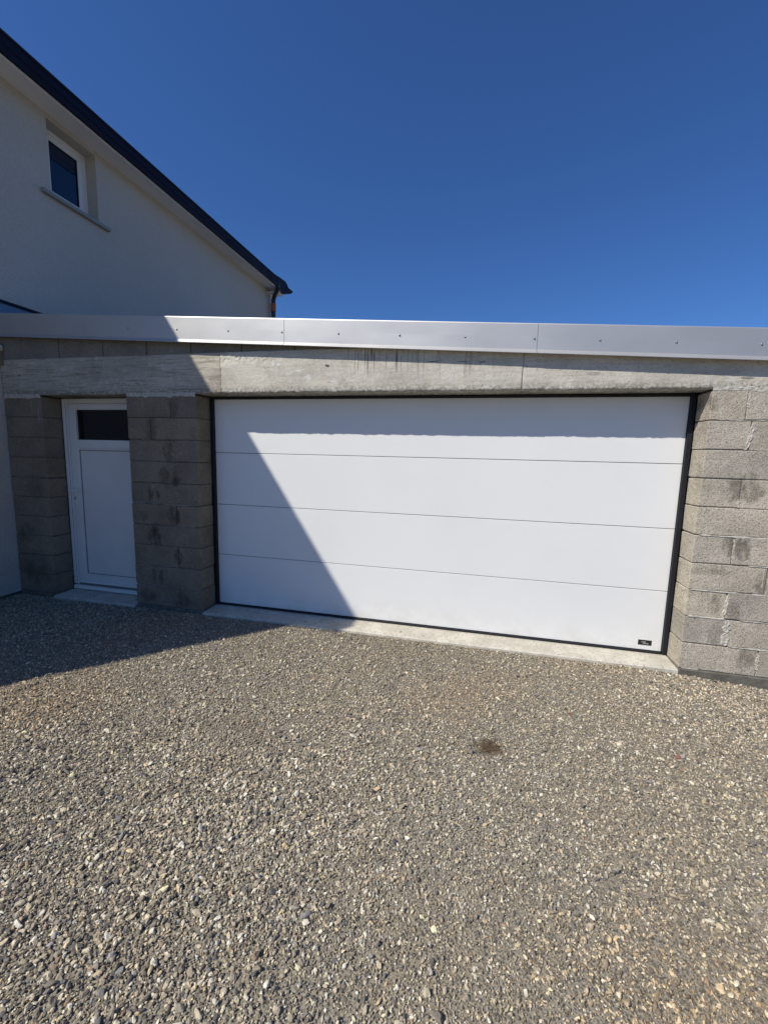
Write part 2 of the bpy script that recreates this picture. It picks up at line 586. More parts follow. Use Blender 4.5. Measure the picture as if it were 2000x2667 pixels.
# hipped roof: four planes of stepped tile courses
RX0, RX1, RY0, RY1, ZE, ZR = -10.5, -1.886, GY0 + .01, 5.66, 5.175, 8.0


def hip_plane(k):
    v, f = [], []
    half, nrow = (RX1 - RX0) / 2, 14
    for i in range(nrow):
        row = []
        for t, dz in ((i / nrow, -.012), (i / nrow, .034), (min((i + 1) / nrow + .012, 1), .010)):
            d = half * t
            z = ZE + (ZR - ZE) * t + dz
            a, b, c, e = RX0 + d, RX1 - d, RY0 + d, RY1 - d
            row.append({0: ((b, c, z), (b, e, z)), 1: ((a, e, z), (a, c, z)), 2: ((a, c, z), (b, c, z)), 3: ((b, e, z), (a, e, z))}[k])
        n0 = len(v)
        for p, q in row: v += [p, q]
        f += [(n0, n0 + 1, n0 + 3, n0 + 2), (n0 + 2, n0 + 3, n0 + 5, n0 + 4)]
    return v, f


for k in range(4):
    rv, rf = hip_plane(k)
    pydata("roof", rv, rf, M_TILE, house)
# return of the eave round the far corner: dark verge with a pale soffit below
verge = [(5.125, 5.205), (5.40, 5.235), (5.66, 5.252), (5.72, 5.225), (5.79, 5.178), (6.02, 5.182), (5.985, 5.135), (5.88, 5.077), (5.60, 4.985), (5.385, 4.99), (5.125, 5.02)]
extrude_profile("roof_verge", verge, 'x', -1.914, -1.884, M_ANTH, house)
extrude_profile("eave_return", [(5.665, 5.25), (5.72, 5.225), (5.79, 5.178), (6.02, 5.182), (5.985, 5.135), (5.88, 5.077), (5.665, 5.02)], 'x', -2.75, -1.917, M_ANTH, house)
box("verge_soffit", -2.7, -1.95, 5.42, 5.66, 4.952, 4.983, M_SOFFIT_TRIM, house, bevel=.003)
# window
win = box("window", HX - WD - .028, HX - WD - .026, WY0 + .002, WY1 - .002, WZ0 + .01, WZ1 - .002, M_PVC2, house)
bm = bmesh.new()
xf0, xf1 = HX - WD - .025, HX - WD + .01
for (a, b, c, d) in ((WY0 + .001, WY0 + .065, WZ0 + .012, WZ1 - .001), (WY1 - .065, WY1 - .001, WZ0 + .012, WZ1 - .001),
                     (WY0 + .065, WY1 - .065, WZ1 - .06, WZ1 - .001), (WY0 + .065, WY1 - .065, WZ0 + .012, WZ0 + .06)):
    box_bm(bm, xf0, xf1, a, b, c, d, .004)
bm_obj("frame", bm, M_PVC2, win)
bm = bmesh.new()
xf0, xf1 = HX - WD - .022, HX - WD + .022
for (a, b, c, d) in ((WY0 + .067, WY0 + .125, WZ0 + .062, WZ1 - .062), (WY1 - .125, WY1 - .067, WZ0 + .062, WZ1 - .062),
                     (WY0 + .125, WY1 - .125, WZ1 - .115, WZ1 - .062), (WY0 + .125, WY1 - .125, WZ0 + .062, WZ0 + .112)):
    box_bm(bm, xf0, xf1, a, b, c, d, .005)
bm_obj("sash", bm, M_PVC2, win)
box("pane", HX - WD - .004, HX - WD + .001, WY0 + .124, WY1 - .124, WZ0 + .111, WZ1 - .114, M_GLASS, win)
bm = bmesh.new()
xg0, xg1 = HX - WD + .0012, HX - WD + .012
for (a, b, c, d) in ((WY0 + .126, WY0 + .134, WZ0 + .113, WZ1 - .116), (WY1 - .134, WY1 - .126, WZ0 + .113, WZ1 - .116),
                     (WY0 + .134, WY1 - .134, WZ1 - .124, WZ1 - .116), (WY0 + .134, WY1 - .134, WZ0 + .113, WZ0 + .121)):
    box_bm(bm, xg0, xg1, a, b, c, d)
bm_obj("glazing_bead", bm, M_BLACK, win)
sp = [(HX - .17, 4.262), (HX + .035, 4.243), (HX + .052, 4.236), (HX + .056, 4.222), (HX + .052, 4.204), (HX + .04, 4.197), (HX + .02, 4.199), (HX - .003, 4.205), (HX - .17, 4.215)]
extrude_profile("sill", [(x, z) for x, z in sp], 'y', .548, 1.372, M_SILL_AL, win)
# downpipe at the far corner
dp = tube("downpipe", [(-1.93, 5.35, 5.13), (-1.932, 5.375, 5.01), (-2.04, 5.475, 4.935), (-2.115, 5.54, 4.86), (-2.12, 5.535, 4.76), (-2.12, 5.535, 4.5), (-2.12, 5.535, 2.5)], .047, M_PIPE, house)
tube("collar", [(-2.12, 5.535, 4.765), (-2.12, 5.535, 4.60)], .055, M_ORANGE, dp, label="terracotta coloured band round the downpipe")
# metal flashing where the garage roof meets the house wall
fl = box("wall_flashing", HX + .002, HX + .008, .0, 4.6, 2.60, 2.915, M_LEAD, house)
fp = [(HX + .0015, 2.944), (HX + .006, 2.944), (HX + .028, 2.924), (HX + .028, 2.912), (HX + .009, 2.912), (HX + .0015, 2.918)]
extrude_profile("flashing_lip", fp, 'y', -.02, 4.6, M_ANTH, fl)

# ------------------------------------------------------------------ the garage
garage = empty("garage", (1.9, 2.8, 0), "unfinished grey block garage with flat sloping roof, grey metal cap and wide white door", "garage")
W = 4.0
GXR = 6.4


def cap_top(x): return 2.652 - .0628 * x
def cap_bot(x): return 2.430 - .0605 * x


def brick(x0, x1, z0, z1, mat, y0=0.0, y1=.2, g=None):
    gx_ = random.uniform(.0015, .0042) if x0 > 1 else random.uniform(.003, .0055)
    gz0, gz1 = random.uniform(.0003, .0062), random.uniform(.0003, .0062)
    dy = random.uniform(-.0025, .0025)
    bm = bmesh.new()
    box_bm(bm, x0 + gx_, x1 - gx_, y0 + dy, y1 - .002, z0 + gz0, z1 - gz1, random.uniform(.003, .006), .0024, seg=2)
    return bm_obj("block", bm, mat, garage)


JR = {0: 4.488, 1: 4.27, 2: 4.25, 3: 4.471, 4: 4.249, 5: 4.49, 6: 4.245, 7: 4.50, 8: 4.256, 9: 4.215}
JP = {0: -.245, 1: -.489, 2: -.24, 3: -.498, 4: -.244, 5: -.495, 6: -.25, 7: -.246, 8: -.49, 9: -.268}
for k in range(10):
    z0, z1 = .2 * k, .2 * k + .2
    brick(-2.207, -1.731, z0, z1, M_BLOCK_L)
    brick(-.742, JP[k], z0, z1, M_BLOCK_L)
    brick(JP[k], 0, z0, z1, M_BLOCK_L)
    x = W
    nxt = JR[k]
    while x < GXR - .02:
        brick(x, min(nxt, GXR), z0, z1, M_BLOCK_R)
        x = nxt
        nxt += .497
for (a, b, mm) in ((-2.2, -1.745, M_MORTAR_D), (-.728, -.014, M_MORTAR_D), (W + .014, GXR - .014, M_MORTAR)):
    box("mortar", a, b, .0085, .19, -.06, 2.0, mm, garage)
# pale mortar smears pressed out of the upright joints
def smear(x, z, w, h, mat, proud=.003, lean=0.0):
    n = 17
    sd = random.uniform(0, 99)
    v, f = [], []
    for i in range(n):
        t = i / (n - 1)
        zz = z - h / 2 + h * t
        ww = w * (.8 + 1.0 * noise.noise(Vector((sd, t * 5, 1))) + .5 * noise.noise(Vector((sd, t * 14, 4)))) * (.5 if i in (0, n - 1) else 1)
        ww = max(ww, w * .25)
        cx = x + lean * (t - .5) + .006 * noise.noise(Vector((sd, t * 6, 9)))
        for s, yy in ((-1, .008), (-.5, -proud), (.1, -proud * .4), (.6, -proud), (1, .008)):
            v.append((cx + s * ww / 2, yy + (random.uniform(-.0025, .0025) if abs(s) < 1 else 0), zz))
    for i in range(n - 1):
        for j in range(4):
            b = i * 5 + j
            f.append((b, b + 1, b + 6, b + 5))
    f.append(tuple(range(5))[::-1]); f.append(tuple(range((n - 1) * 5, n * 5)))
    pydata("mortar_smear", v, f, mat, garage)


for a in [(4.256, 1.69, .038, .18, .004, .03), (4.243, 1.235, .020, .06), (4.25, .90, .010, .17), (4.25, .49, .026, .18, .004, .02), (4.27, .30, .060, .185, .004),
          (4.487, .11, .028, .12), (4.225, 1.93, .022, .10), (4.45, .72, .008, .14)]: smear(*a[:4], M_SMEAR, *a[4:])
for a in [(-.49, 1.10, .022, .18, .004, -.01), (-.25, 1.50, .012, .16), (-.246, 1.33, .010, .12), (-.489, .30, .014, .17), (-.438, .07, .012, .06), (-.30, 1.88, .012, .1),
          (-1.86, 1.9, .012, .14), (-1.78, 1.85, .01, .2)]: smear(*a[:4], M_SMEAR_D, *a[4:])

def bed_smear(x0, x1, z, w, mat):
    n = max(6, int((x1 - x0) / .02))
    sd = random.uniform(0, 99)
    v, f = [], []
    for i in range(n + 1):
        x = x0 + (x1 - x0) * i / n
        e = .25 if i in (0, n) else 1
        ww = max(.18, .75 + 1.1 * noise.noise(Vector((x * 9, sd, 1))) + .6 * noise.noise(Vector((x * 31, sd, 4)))) * w * e
        zz = z + .003 * noise.noise(Vector((x * 7, sd, 9)))
        for t, yy in ((-1, .008), (-.5, -.0028), (.5, -.0022), (1, .008)):
            v.append((x, yy + (random.uniform(-.001, .001) if abs(t) < 1 else 0), zz + t * ww / 2))
    for i in range(n):
        for j in range(3):
            b = i * 4 + j
            f.append((b, b + 4, b + 5, b + 1))
    f.append((0, 1, 2, 3)); f.append(tuple(range(n * 4, n * 4 + 4))[::-1])
    pydata("mortar_smear", v, f, mat, garage)


for a in [(4.03, 4.62, 1.0, .016), (4.62, 5.3, 1.0, .010), (4.02, 4.32, .60, .012), (4.4, 5.0, .60, .010), (4.02, 4.26, .40, .012), (4.30, 4.75, .20, .014), (4.35, 4.8, .40, .013),
          (4.05, 4.4, 1.80, .010), (4.3, 4.9, 1.60, .008), (4.35, 5.1, .80, .012), (4.02, 4.13, .0, .008), (5.1, 5.9, .2, .011), (5.2, 6.1, .8, .010), (4.9, 5.6, 1.4, .010)]:
    bed_smear(*a, M_SMEAR)
for a in [(-.73, -.46, 1.0, .012), (-.5, -.03, 1.0, .010), (-.7, -.3, .4, .008), (-.6, -.1, 1.6, .007), (-.72, -.4, .2, .010), (-.4, -.03, .2, .008), (-2.15, -1.8, 1.2, .008), (-2.1, -1.75, .6, .007),
          (-.45, -.05, .8, .010), (-.7, -.2, 1.4, .006)]:
    bed_smear(*a, M_SMEAR_D)

# course of blocks above the beam, cut to the roof slope
TJ = [-2.207, -1.929, -1.476, -.973, -.50, -.042, .455, .95, 1.42]
for a, b in zip(TJ[:-1], TJ[1:]):
    v = []
    g0, g1 = random.uniform(.002, .006), random.uniform(.002, .006)
    dy = random.uniform(-.003, .004)
    xa, xb = a + g0, b - g1
    zt = lambda x: cap_top(x) - .05
    v = [(xa, dy, 2.349), (xb, dy, 2.352), (xb, dy, zt(xb)), (xa, dy, zt(xa)), (xa, .198, 2.349), (xb, .198, 2.352), (xb, .198, zt(xb)), (xa, .198, zt(xa))]
    f = [(0, 1, 2, 3), (5, 4, 7, 6), (1, 5, 6, 2), (4, 0, 3, 7), (3, 2, 6, 7), (4, 5, 1, 0)]
    me = bpy.data.meshes.new("block")
    me.from_pydata(v, [], f)
    bm = bmesh.new(); bm.from_mesh(me)
    bmesh.ops.bevel(bm, geom=list(bm.edges), offset=.004, segments=1, affect='EDGES')
    bm.to_mesh(me); bm.free()
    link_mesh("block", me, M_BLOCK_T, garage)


def beam_seg(x0, x1, y_off, mat, bottom=2.008, ragged=.009):
    n = max(8, int((x1 - x0) / .011))
    nz = 34
    v, f = [], []
    per = nz + 4
    for i in range(n + 1):
        x = x0 + (x1 - x0) * i / n
        top = min(2.353, cap_top(x) - .04)
        rag = noise.noise(Vector((x * 22, .3, 1))) * ragged + noise.noise(Vector((x * 38, 4, 1))) * ragged * .8
        zb = bottom + rag * .7
        v.append((x, .2, bottom)); v.append((x, .06, bottom + .002))
        for j in range(nz + 1):
            t = j / nz
            z = zb + (top - zb) * t
            y = y_off + noise.noise(Vector((x * 3.1, z * 9, 2))) * .002 + noise.fractal(Vector((x * 26, z * 26, 9)), 1.0, 2.0, 3) * .0009
            if t < .16:                                    # chipped lower arris
                c = max(0, noise.fractal(Vector((x * 55, z * 60, 3)), .6, 2.0, 4)) * (1 - t / .16) * max(.15, .5 + 1.2 * noise.noise(Vector((x * 3.3, 7, 7))))
                y += c * .009 + (.006 if j == 0 else 0)
            if t > .72 and .28 < x < .70:                    # torn patch under the roof blocks
                y += max(0, noise.fractal(Vector((x * 50, z * 50, 5)), .8, 2.0, 3)) * .012
            v.append((x, y, z))
        v.append((x, .2, top))
    for i in range(n):
        for j in range(per):
            a, b = i * per + j, i * per + (j + 1) % per
            f.append((a, a + per, b + per, b))
    f.append(tuple(range(per))); f.append(tuple(range(n * per, (n + 1) * per))[::-1])
    me = bpy.data.meshes.new("concrete_beam")
    me.from_pydata(v, [], f)
    bm = bmesh.new(); bm.from_mesh(me)
    bmesh.ops.recalc_face_normals(bm, faces=bm.faces)
    bm.to_mesh(me); bm.free()
    return link_mesh("concrete_beam", me, mat, garage, smooth=True)


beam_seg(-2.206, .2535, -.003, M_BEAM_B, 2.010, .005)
beam_seg(.255, 2.7612, -.006, M_BEAM, 2.010)
beam_seg(2.7628, GXR, -.003, M_BEAM, 2.010)
# little ridge of grout at the left formwork joint
smear(.255, 2.17, .012, .30, M_SMEAR, .007)

# ragged mortar bed between the right blocks and the beam
def ragged_bed(x0, x1, z0, z1, mat):
    n = int((x1 - x0) / .014)
    v, f = [], []
    for i in range(n + 1):
        x = x0 + (x1 - x0) * i / n
        lo = z0 - max(0, noise.fractal(Vector((x * 6, 1, 7)), .9, 2, 4)) * .022
        for j in range(7):
            t = j / 6
            z = lo + (z1 - lo) * t
            y = -.0015 - abs(noise.fractal(Vector((x * 34, z * 34, 2)), .8, 2, 3)) * .007 * math.sin(math.pi * t)
            v.append((x, y + (.006 if j in (0, 6) else 0), z))
    for i in range(n):
        for j in range(6):
            b = i * 7 + j
            f.append((b, b + 7, b + 8, b + 1))
    pydata("mortar_bed", v, f, M_SMEAR, garage)


ragged_bed(W + .002, GXR, 1.99, 2.03, M_SMEAR)
ragged_bed(-.735, -.01, 1.980, 2.034, M_BED_D)
ragged_bed(-2.2, -1.74, 1.980, 2.034, M_BED_D)

# foundation strip showing below the lowest blocks
box("foundation", W + .002, GXR, -.010, .2, -.22, -.004, M_FOUND, garage, bevel=.006, jit=.003)
box("foundation", -.742, -.002, -.004, .2, -.2, -.004, M_FOUND, garage, bevel=.006)
box("foundation", -2.2, -1.733, -.006, .2, -.2, -.004, M_FOUND, garage, bevel=.006)

# concrete threshold under the wide door: sloping top, ragged nose
def slab(name, x0, x1, yb, yf, zb, zf, mat):
    n = max(10, int((x1 - x0) / .03))
    v, f = [], []
    for i in range(n + 1):
        x = x0 + (x1 - x0) * i / n
        w_ = noise.fractal(Vector((x * 3, 2, 5)), .9, 2, 4) * .006 + noise.noise(Vector((x * 25, 2, 8))) * .003
        v += [(x, yb, zb - .2), (x, yb, zb), (x, yf * .5 + yb * .5, (zb + zf) / 2), (x, yf + .012 + w_, zf), (x, yf + w_, zf - .007), (x, yf + w_ - .002, -.2)]
    for i in range(n):
        for j in range(6):
            a, b = i * 6 + j, i * 6 + (j + 1) % 6
            f.append((a, b, b + 6, a + 6))
    f.append(tuple(range(6))[::-1]); f.append(tuple(range(n * 6, n * 6 + 6)))
    me = bpy.data.meshes.new(name)
    me.from_pydata(v, [], f)
    bm = bmesh.new(); bm.from_mesh(me)
    bmesh.ops.recalc_face_normals(bm, faces=bm.faces)
    bm.to_mesh(me); bm.free()
    return link_mesh(name, me, mat, garage)


slab("threshold", .002, W - .002, .32, -.012, .0, -.014, M_SILL)
slab("doorstep", -1.729, -.744, .3, -.035, -.004, -.012, M_SILL)

# ---- wide sectional door
gdoor = empty("garage_door", (0, 0, 0))
gdoor.parent = garage
gdoor.location = -garage.location


def sub(fn, *a, **k):
    return fn(*a, **k)


DY = .222
bm = bmesh.new()
box_bm(bm, .002, .0285, .198, .26, .004, 2.006, .002)
box_bm(bm, W - .034, W - .002, .198, .26, .004, 2.006, .002)
box_bm(bm, .0285, W - .034, .198, .26, 1.992, 2.006, .002)
box_bm(bm, .0285, W - .034, .205, .25, .001, .012, .001)
bm_obj("frame", bm, M_BLACK, gdoor)
ph = (1.990 - .014) / 4
for i in range(4):
    z0 = .014 + ph * i
    box("panel", .030, W - .0355, DY, DY + .04, z0 + .0022, z0 + ph - .0022, M_DOOR, gdoor, bevel=.0022, seg=2)
box("door_core", .03, W - .036, DY + .008, DY + .035, .016, 1.988, M_BLACK, gdoor)
box("bottom_seal", .029, W - .0345, DY - .008, DY + .03, .0006, .0125, M_BLACK, gdoor, bevel=.002)
st = box("sticker", 3.797, 3.895, DY - .0012, DY + .001, .0545, .097, M_STICKER, gdoor)
bm = bmesh.new()
def strokes(x, z, n, w, h):
    for i in range(n):
        xx = x + i * w
        for s in random.sample([0, 1, 2, 3], 3):
            if s == 0: box_bm(bm, xx, xx + w * .22, DY - .0016, DY - .0010, z, z + h)
            elif s == 1: box_bm(bm, xx + w * .48, xx + w * .7, DY - .0016, DY - .0010, z, z + h * .8)
            elif s == 2: box_bm(bm, xx + w * .23, xx + w * .47, DY - .0016, DY - .0010, z + h * .62, z + h * .8)
            else: box_bm(bm, xx + w * .23, xx + w * .47, DY - .0016, DY - .0010, z, z + h * .18)
strokes(3.8225, .0765, 5, .0062, .0085)
strokes(3.8315, .0645, 7, .0060, .0085)
bm_obj("lettering", bm, M_WHITE, gdoor)

# ---- small side door
sdoor = empty("side_door", (0, 0, 0))
sdoor.parent = garage
sdoor.location = -garage.location
X0, X1 = -1.729, -.744
bm = bmesh.new()
box_bm(bm, X0, X0 + .068, .205, .27, .052, 2.004, .003)
box_bm(bm, X1 - .068, X1, .205, .27, .052, 2.004, .003)
box_bm(bm, X0 + .068, X1 - .068, .205, .27, 1.955, 2.004, .003)
bm_obj("frame", bm, M_PVC2, sdoor)
box("frame_rebate", X0 + .0005, X0 + .034, .1975, .206, .052, 2.003, M_PVC2, sdoor, bevel=.003)
box("head_trim", X0 + .034, X1 - .001, .199, .206, 1.968, 2.0035, M_PVC2, sdoor, bevel=.003)
box("aluminium_threshold", X0 + .004, X1 - .004, .185, .27, .0, .042, M_PVC2, sdoor, bevel=.006, seg=2)
bm = bmesh.new()
LX0, LX1 = X0 + .071, X1 - .071
box_bm(bm, LX0, LX0 + .092, .200, .262, .066, 1.953, .004)
box_bm(bm, LX1 - .092, LX1, .200, .262, .066, 1.953, .004)
box_bm(bm, LX0 + .092, LX1 - .092, .200, .262, 1.893, 1.953, .004)
box_bm(bm, LX0 + .092, LX1 - .092, .200, .262, 1.505, 1.592, .004)
box_bm(bm, LX0 + .092, LX1 - .092, .200, .262, .066, .160, .004)
leaf = bm_obj("door_leaf", bm, M_PVC, sdoor)
box("panel", LX0 + .094, LX1 - .094, .214, .25, .162, 1.503, M_PVC, sdoor, bevel=.003)
bm = bmesh.new()
for (a, b, c, d) in ((LX0 + .0925, LX0 + .108, .1605, 1.5045), (LX1 - .108, LX1 - .0925, .1605, 1.5045), (LX0 + .108, LX1 - .108, .1605, .176), (LX0 + .108, LX1 - .108, 1.489, 1.5045)):
    box_bm(bm, a, b, .2045, .2138, c, d, .003)
bm_obj("panel_bead", bm, M_PVC2, sdoor)
bm = bmesh.new()
for (a, b, c, d) in ((X0 + .0682, X0 + .0708, .05, 1.9545), (X0 + .0708, X1 - .0708, 1.9532, 1.9548),
                     (LX0 + .1085, LX0 + .1125, .1765, 1.4885), (LX1 - .1125, LX1 - .1085, .1765, 1.4885), (LX0 + .1125, LX1 - .1125, .1765, .1805), (LX0 + .1125, LX1 - .1125, 1.4835, 1.4885),
                     (X0 + .0345, X0 + .0375, .055, 1.966)):
    box_bm(bm, a, b, .2038, .2136, c, d)
bm_obj("groove_shade", bm, M_GROOVE, sdoor)  # thin grey strips added to draw groove shade round leaf and panel
box("pane", LX0 + .093, LX1 - .093, .222, .226, 1.5925, 1.8925, M_GLASS_D, sdoor)
box("rain_bar", LX0 + .004, LX1 - .002, .188, .1995, .070, .100, M_PVC2, sdoor, bevel=.004)
bm = bmesh.new()
box_bm(bm, LX0 + .016, LX0 + .046, .191, .1995, .93, 1.10, .004)
box_bm(bm, LX0 + .022, LX0 + .040, .150, .192, 1.064, 1.082, .004)
box_bm(bm, LX0 + .024, LX0 + .135, .138, .155, 1.064, 1.082, .006, seg=2)
bm_obj("handle", bm, M_PVC2, sdoor)
box("keyhole", LX0 + .025, LX0 + .037, .189, .1915, .972, .998, M_CYL, sdoor, bevel=.001)

# ---- grey metal cap along the roof edge
CJ = [-2.203, -1.10, .872, 2.845, 4.82, GXR]
SCREWS = [-.64, -.138, .36, .853, 1.339, 1.835, 2.332, 2.824, 3.26, 3.735, 4.229, 4.79, 5.3, 5.8]
for i, (a, b) in enumerate(zip(CJ[:-1], CJ[1:])):
    yo = -.0015 * (i % 2)
    nseg = 14
    v, f = [], []
    for s in range(nseg + 1):
        x = a + .0012 + (b - a - .0024) * s / nseg
        t_, b_ = cap_top(x), cap_bot(x)
        wob = noise.noise(Vector((x * 1.9, 3, i))) * .0022
        prof = [(.30, t_ - .010), (-.030, t_ + .000), (-.0385, t_ - .003), (-.0405, t_ - .010), (-.0405 + wob, (t_ + b_) / 2 + .01), (-.0405, b_ + .031), (-.0425, b_ + .0285), (-.0665, b_ + .003),
                (-.0660, b_), (-.062, b_ + .000), (-.039, b_ + .026), (-.037, b_ + .034), (-.037, t_ - .014), (.30, t_ - .014)]
        v += [(x, p + yo, q) for p, q in prof]
    n = 14
    for s in range(nseg):
        for j in range(n):
            p, q = s * n + j, s * n + (j + 1) % n
            f.append((p, q, q + n, p + n))
    f.append(tuple(range(n))); f.append(tuple(range(nseg * n, nseg * n + n))[::-1])
    me = bpy.data.meshes.new("cap_flashing")
    me.from_pydata(v, [], f)
    bm = bmesh.new(); bm.from_mesh(me)
    bmesh.ops.recalc_face_normals(bm, faces=bm.faces)
    bm.to_mesh(me); bm.free()
    cp = link_mesh("cap_flashing", me, M_CAP, garage)
    for sx_ in SCREWS:
        if a < sx_ < b:
            zc = (cap_top(sx_) + cap_bot(sx_)) / 2 - .002
            vv, ff = [], []
            R_, H_ = .0056, .004
            rings = [(1.35, 0.0), (1.35, .0012), (1.0, .0016), (.9, .004), (.55, .006)]
            for rr, hh in rings:
                for q in range(12):
                    th = q * math.pi / 6
                    vv.append((sx_ + R_ * rr * math.cos(th), -.0408 + yo - hh, zc + R_ * rr * math.sin(th)))
            for r0 in range(len(rings) - 1):
                for q in range(12):
                    ff.append((r0 * 12 + q, r0 * 12 + (q + 1) % 12, r0 * 12 + 12 + (q + 1) % 12, r0 * 12 + 12 + q))
            ff.append(tuple(range((len(rings) - 1) * 12, len(rings) * 12)))
            pydata("screw", vv, ff, M_SCREW, cp, smooth=True)

# roof deck, side and back walls
v = []
for y in (.21, 6.0):
    for x in (HX + .005, GXR):
        v += [(x, y, cap_top(x) - .16), (x, y, cap_top(x) - .02)]
f = [(0, 2, 3, 1), (4, 5, 7, 6), (0, 1, 5, 4), (2, 6, 7, 3), (1, 3, 7, 5), (0, 4, 6, 2)]
pydata("roof", v, f, M_ROOFMEM, garage)
box("wall", GXR - .2, GXR, .205, 6.0, -.1, cap_top(GXR) - .165, M_BLOCK_R, garage)
box("wall", HX + .01, GXR - .21, 5.8, 6.0, -.1, cap_top(GXR) - .165, M_BLOCK_R, garage)

# pale foam lump and timber scrap in the corner below the cap
bm = bmesh.new()
bmesh.ops.create_icosphere(bm, subdivisions=3, radius=1)
for q in bm.verts:
    d = 1 + .35 * noise.noise(q.co * 1.7) + .15 * noise.noise(q.co * 4)
    q.co = Vector((-2.165 + q.co.x * d * .036, -.035 + q.co.y * d * .034, 2.465 + q.co.z * d * .034))
bm_obj("filler_foam", bm, M_FOAM, garage, smooth=True)
extrude_profile("timber_scrap", [(-.034, 2.30), (-.004, 2.30), (-.004, 2.445), (-.030, 2.445)], 'x', -2.204, -2.158, M_BOARD, garage)

# ------------------------------------------------------------------ gravel
def mat_pebble():
    N = NT("river_pebble")
    at = N.n('ShaderNodeAttribute', attribute_type='INSTANCER', attribute_name="tone")
    nz_ = N.noise(260, 3, .6)
    c = N.mix(N.maprange(nz_, .3, .7), N.mix(1.0, at.outputs['Color'], (.78, .78, .78), 'MULTIPLY'), at.outputs['Color'])
    return N.fin(c, .75, N.bump(nz_, .3, .002), spec=.3)


M_PEBBLE = mat_pebble()
X_A, X_B, Y_A, Y_B = -2.19, 6.2, -3.5, -.0
NP = 560000
px = rng.uniform(X_A, X_B, NP)
py = rng.uniform(Y_A, Y_B, NP)
# keep clear of slabs and walls
front = np.where((px > 0) & (px < W), -.020, np.where((px > X0) & (px < X1), -.045, -.012))
keep = py < front
px, py = px[keep], py[keep]


def lownoise(x, y, k, seed):
    r = np.random.default_rng(seed)
    n = 0
    for i in range(10):
        a = r.uniform(0, 6.28); fq = k * r.uniform(.6, 1.9); p = r.uniform(0, 6.28)
        n = n + np.sin(fq * (x * np.cos(a) + y * np.sin(a)) + p)
    return n / 3.2


n = len(px)
coarse = np.clip(.12 + .30 * lownoise(px, py, 3.0, 3) + .75 * smooth(2.9, 1.2, px) * smooth(-1.0, -2.0, py), 0, 1)
dia = np.exp(rng.normal(math.log(.0062), .45, n)) * (.78 + .36 * coarse)
bigsel = rng.random(n) < .02 * (.4 + coarse)
dia = np.where(bigsel, dia * rng.uniform(1.4, 2.0, n), dia)
dia = np.clip(dia, .0032, .024)
pal = np.array([[.115, .108, .098], [.16, .148, .125], [.21, .19, .152], [.26, .232, .178], [.075, .075, .078], [.33, .305, .25],
                [.47, .45, .40], [.20, .155, .115], [.145, .15, .155], [.37, .315, .215]])
pw = np.array([.20, .18, .15, .11, .11, .11, .09, .03, .05, .035])
ci = rng.choice(len(pal), n, p=pw / pw.sum())
tone = np.minimum(pal[ci] * rng.uniform(.66, 1.40, n)[:, None] * np.array([1.95, 1.80, 1.58]) * (1 + .10 * lownoise(px, py, 1.5, 21))[:, None], np.array([.78, .72, .58]))
patch = smooth(.35, 1.3, lownoise(px, py, 2.2, 8))[:, None]
tone = tone * (1 - patch) + (tone * np.array([1.06, .97, .86]) + np.array([.012, .006, .0])) * patch
# dusty, sandier patch and the brown stain
d1 = np.sqrt(((px - 1.27) / .24) ** 2 + ((py + 1.44) / .20) ** 2 + .35 * lownoise(px, py, 14, 5))
s1 = smooth(1.0, .3, np.nan_to_num(d1, nan=0))[:, None] * .55
tone = tone * (1 - s1) + np.array([.31, .245, .175]) * s1
d2 = np.sqrt(((px - 2.617) / .085) ** 2 + ((py + 1.226) / .085) ** 2)
s2 = smooth(1.2, .3, d2)[:, None] * .5
tone = tone * (1 - s2) + np.array([.12, .082, .05]) * s2
for (rx, ry) in ((3.107, -.786), (3.584, -1.038)):
    sel = (np.hypot(px - rx, py - ry) < .017)
    tone[sel] = np.array([.36, .14, .12]) * rng.uniform(.7, 1.1, (sel.sum(), 1))
pz = ground_z(px, py) + dia * rng.uniform(-.2, .42, n)
# a few stones kicked up onto the two concrete slabs and against the wall foot
nk = 130
kx = np.concatenate([rng.uniform(.05, W - .05, 95), rng.uniform(X0 + .05, X1 - .05, 35)])
ky = -.010 + .15 * rng.random(nk) ** 2.2
kz = -.012 + (ky + .012) * .04 + .003
pick = rng.integers(0, n, nk)
px, py, pz = np.concatenate([px, kx]), np.concatenate([py, ky]), np.concatenate([pz, kz])
dia, tone = np.concatenate([dia, dia[pick] * .9]), np.concatenate([tone, tone[pick]])
n = len(px)
asp = np.stack([rng.uniform(.95, 1.5, n), rng.uniform(.65, 1.0, n), rng.uniform(.38, .72, n)], 1) * (dia * .5)[:, None]
rot = np.stack([rng.normal(0, .65, n), rng.normal(0, .65, n), rng.uniform(0, 6.283, n)], 1)

me = bpy.data.meshes.new("gravel")
me.vertices.add(n)
me.vertices.foreach_set("co", np.stack([px, py, pz], 1).astype(np.float32).ravel())
def attr(name, typ, key, arr):
    a = me.attributes.new(name, typ, 'POINT')
    a.data.foreach_set(key, arr.ravel())
attr("size", 'FLOAT_VECTOR', "vector", asp.astype(np.float32))
attr("turn", 'FLOAT_VECTOR', "vector", rot.astype(np.float32))
attr("tone", 'FLOAT_COLOR', "color", np.concatenate([tone, np.ones((n, 1))], 1).astype(np.float32))
attr("shape", 'INT', "value", rng.integers(0, 6, n).astype(np.int32))
me.materials.append(M_PEBBLE)
grav = bpy.data.objects.new("gravel", me)
COL.objects.link(grav)
grav["kind"] = "stuff"
grav["label"] = "small grey and tan pebbles covering the whole yard"
grav["category"] = "gravel"

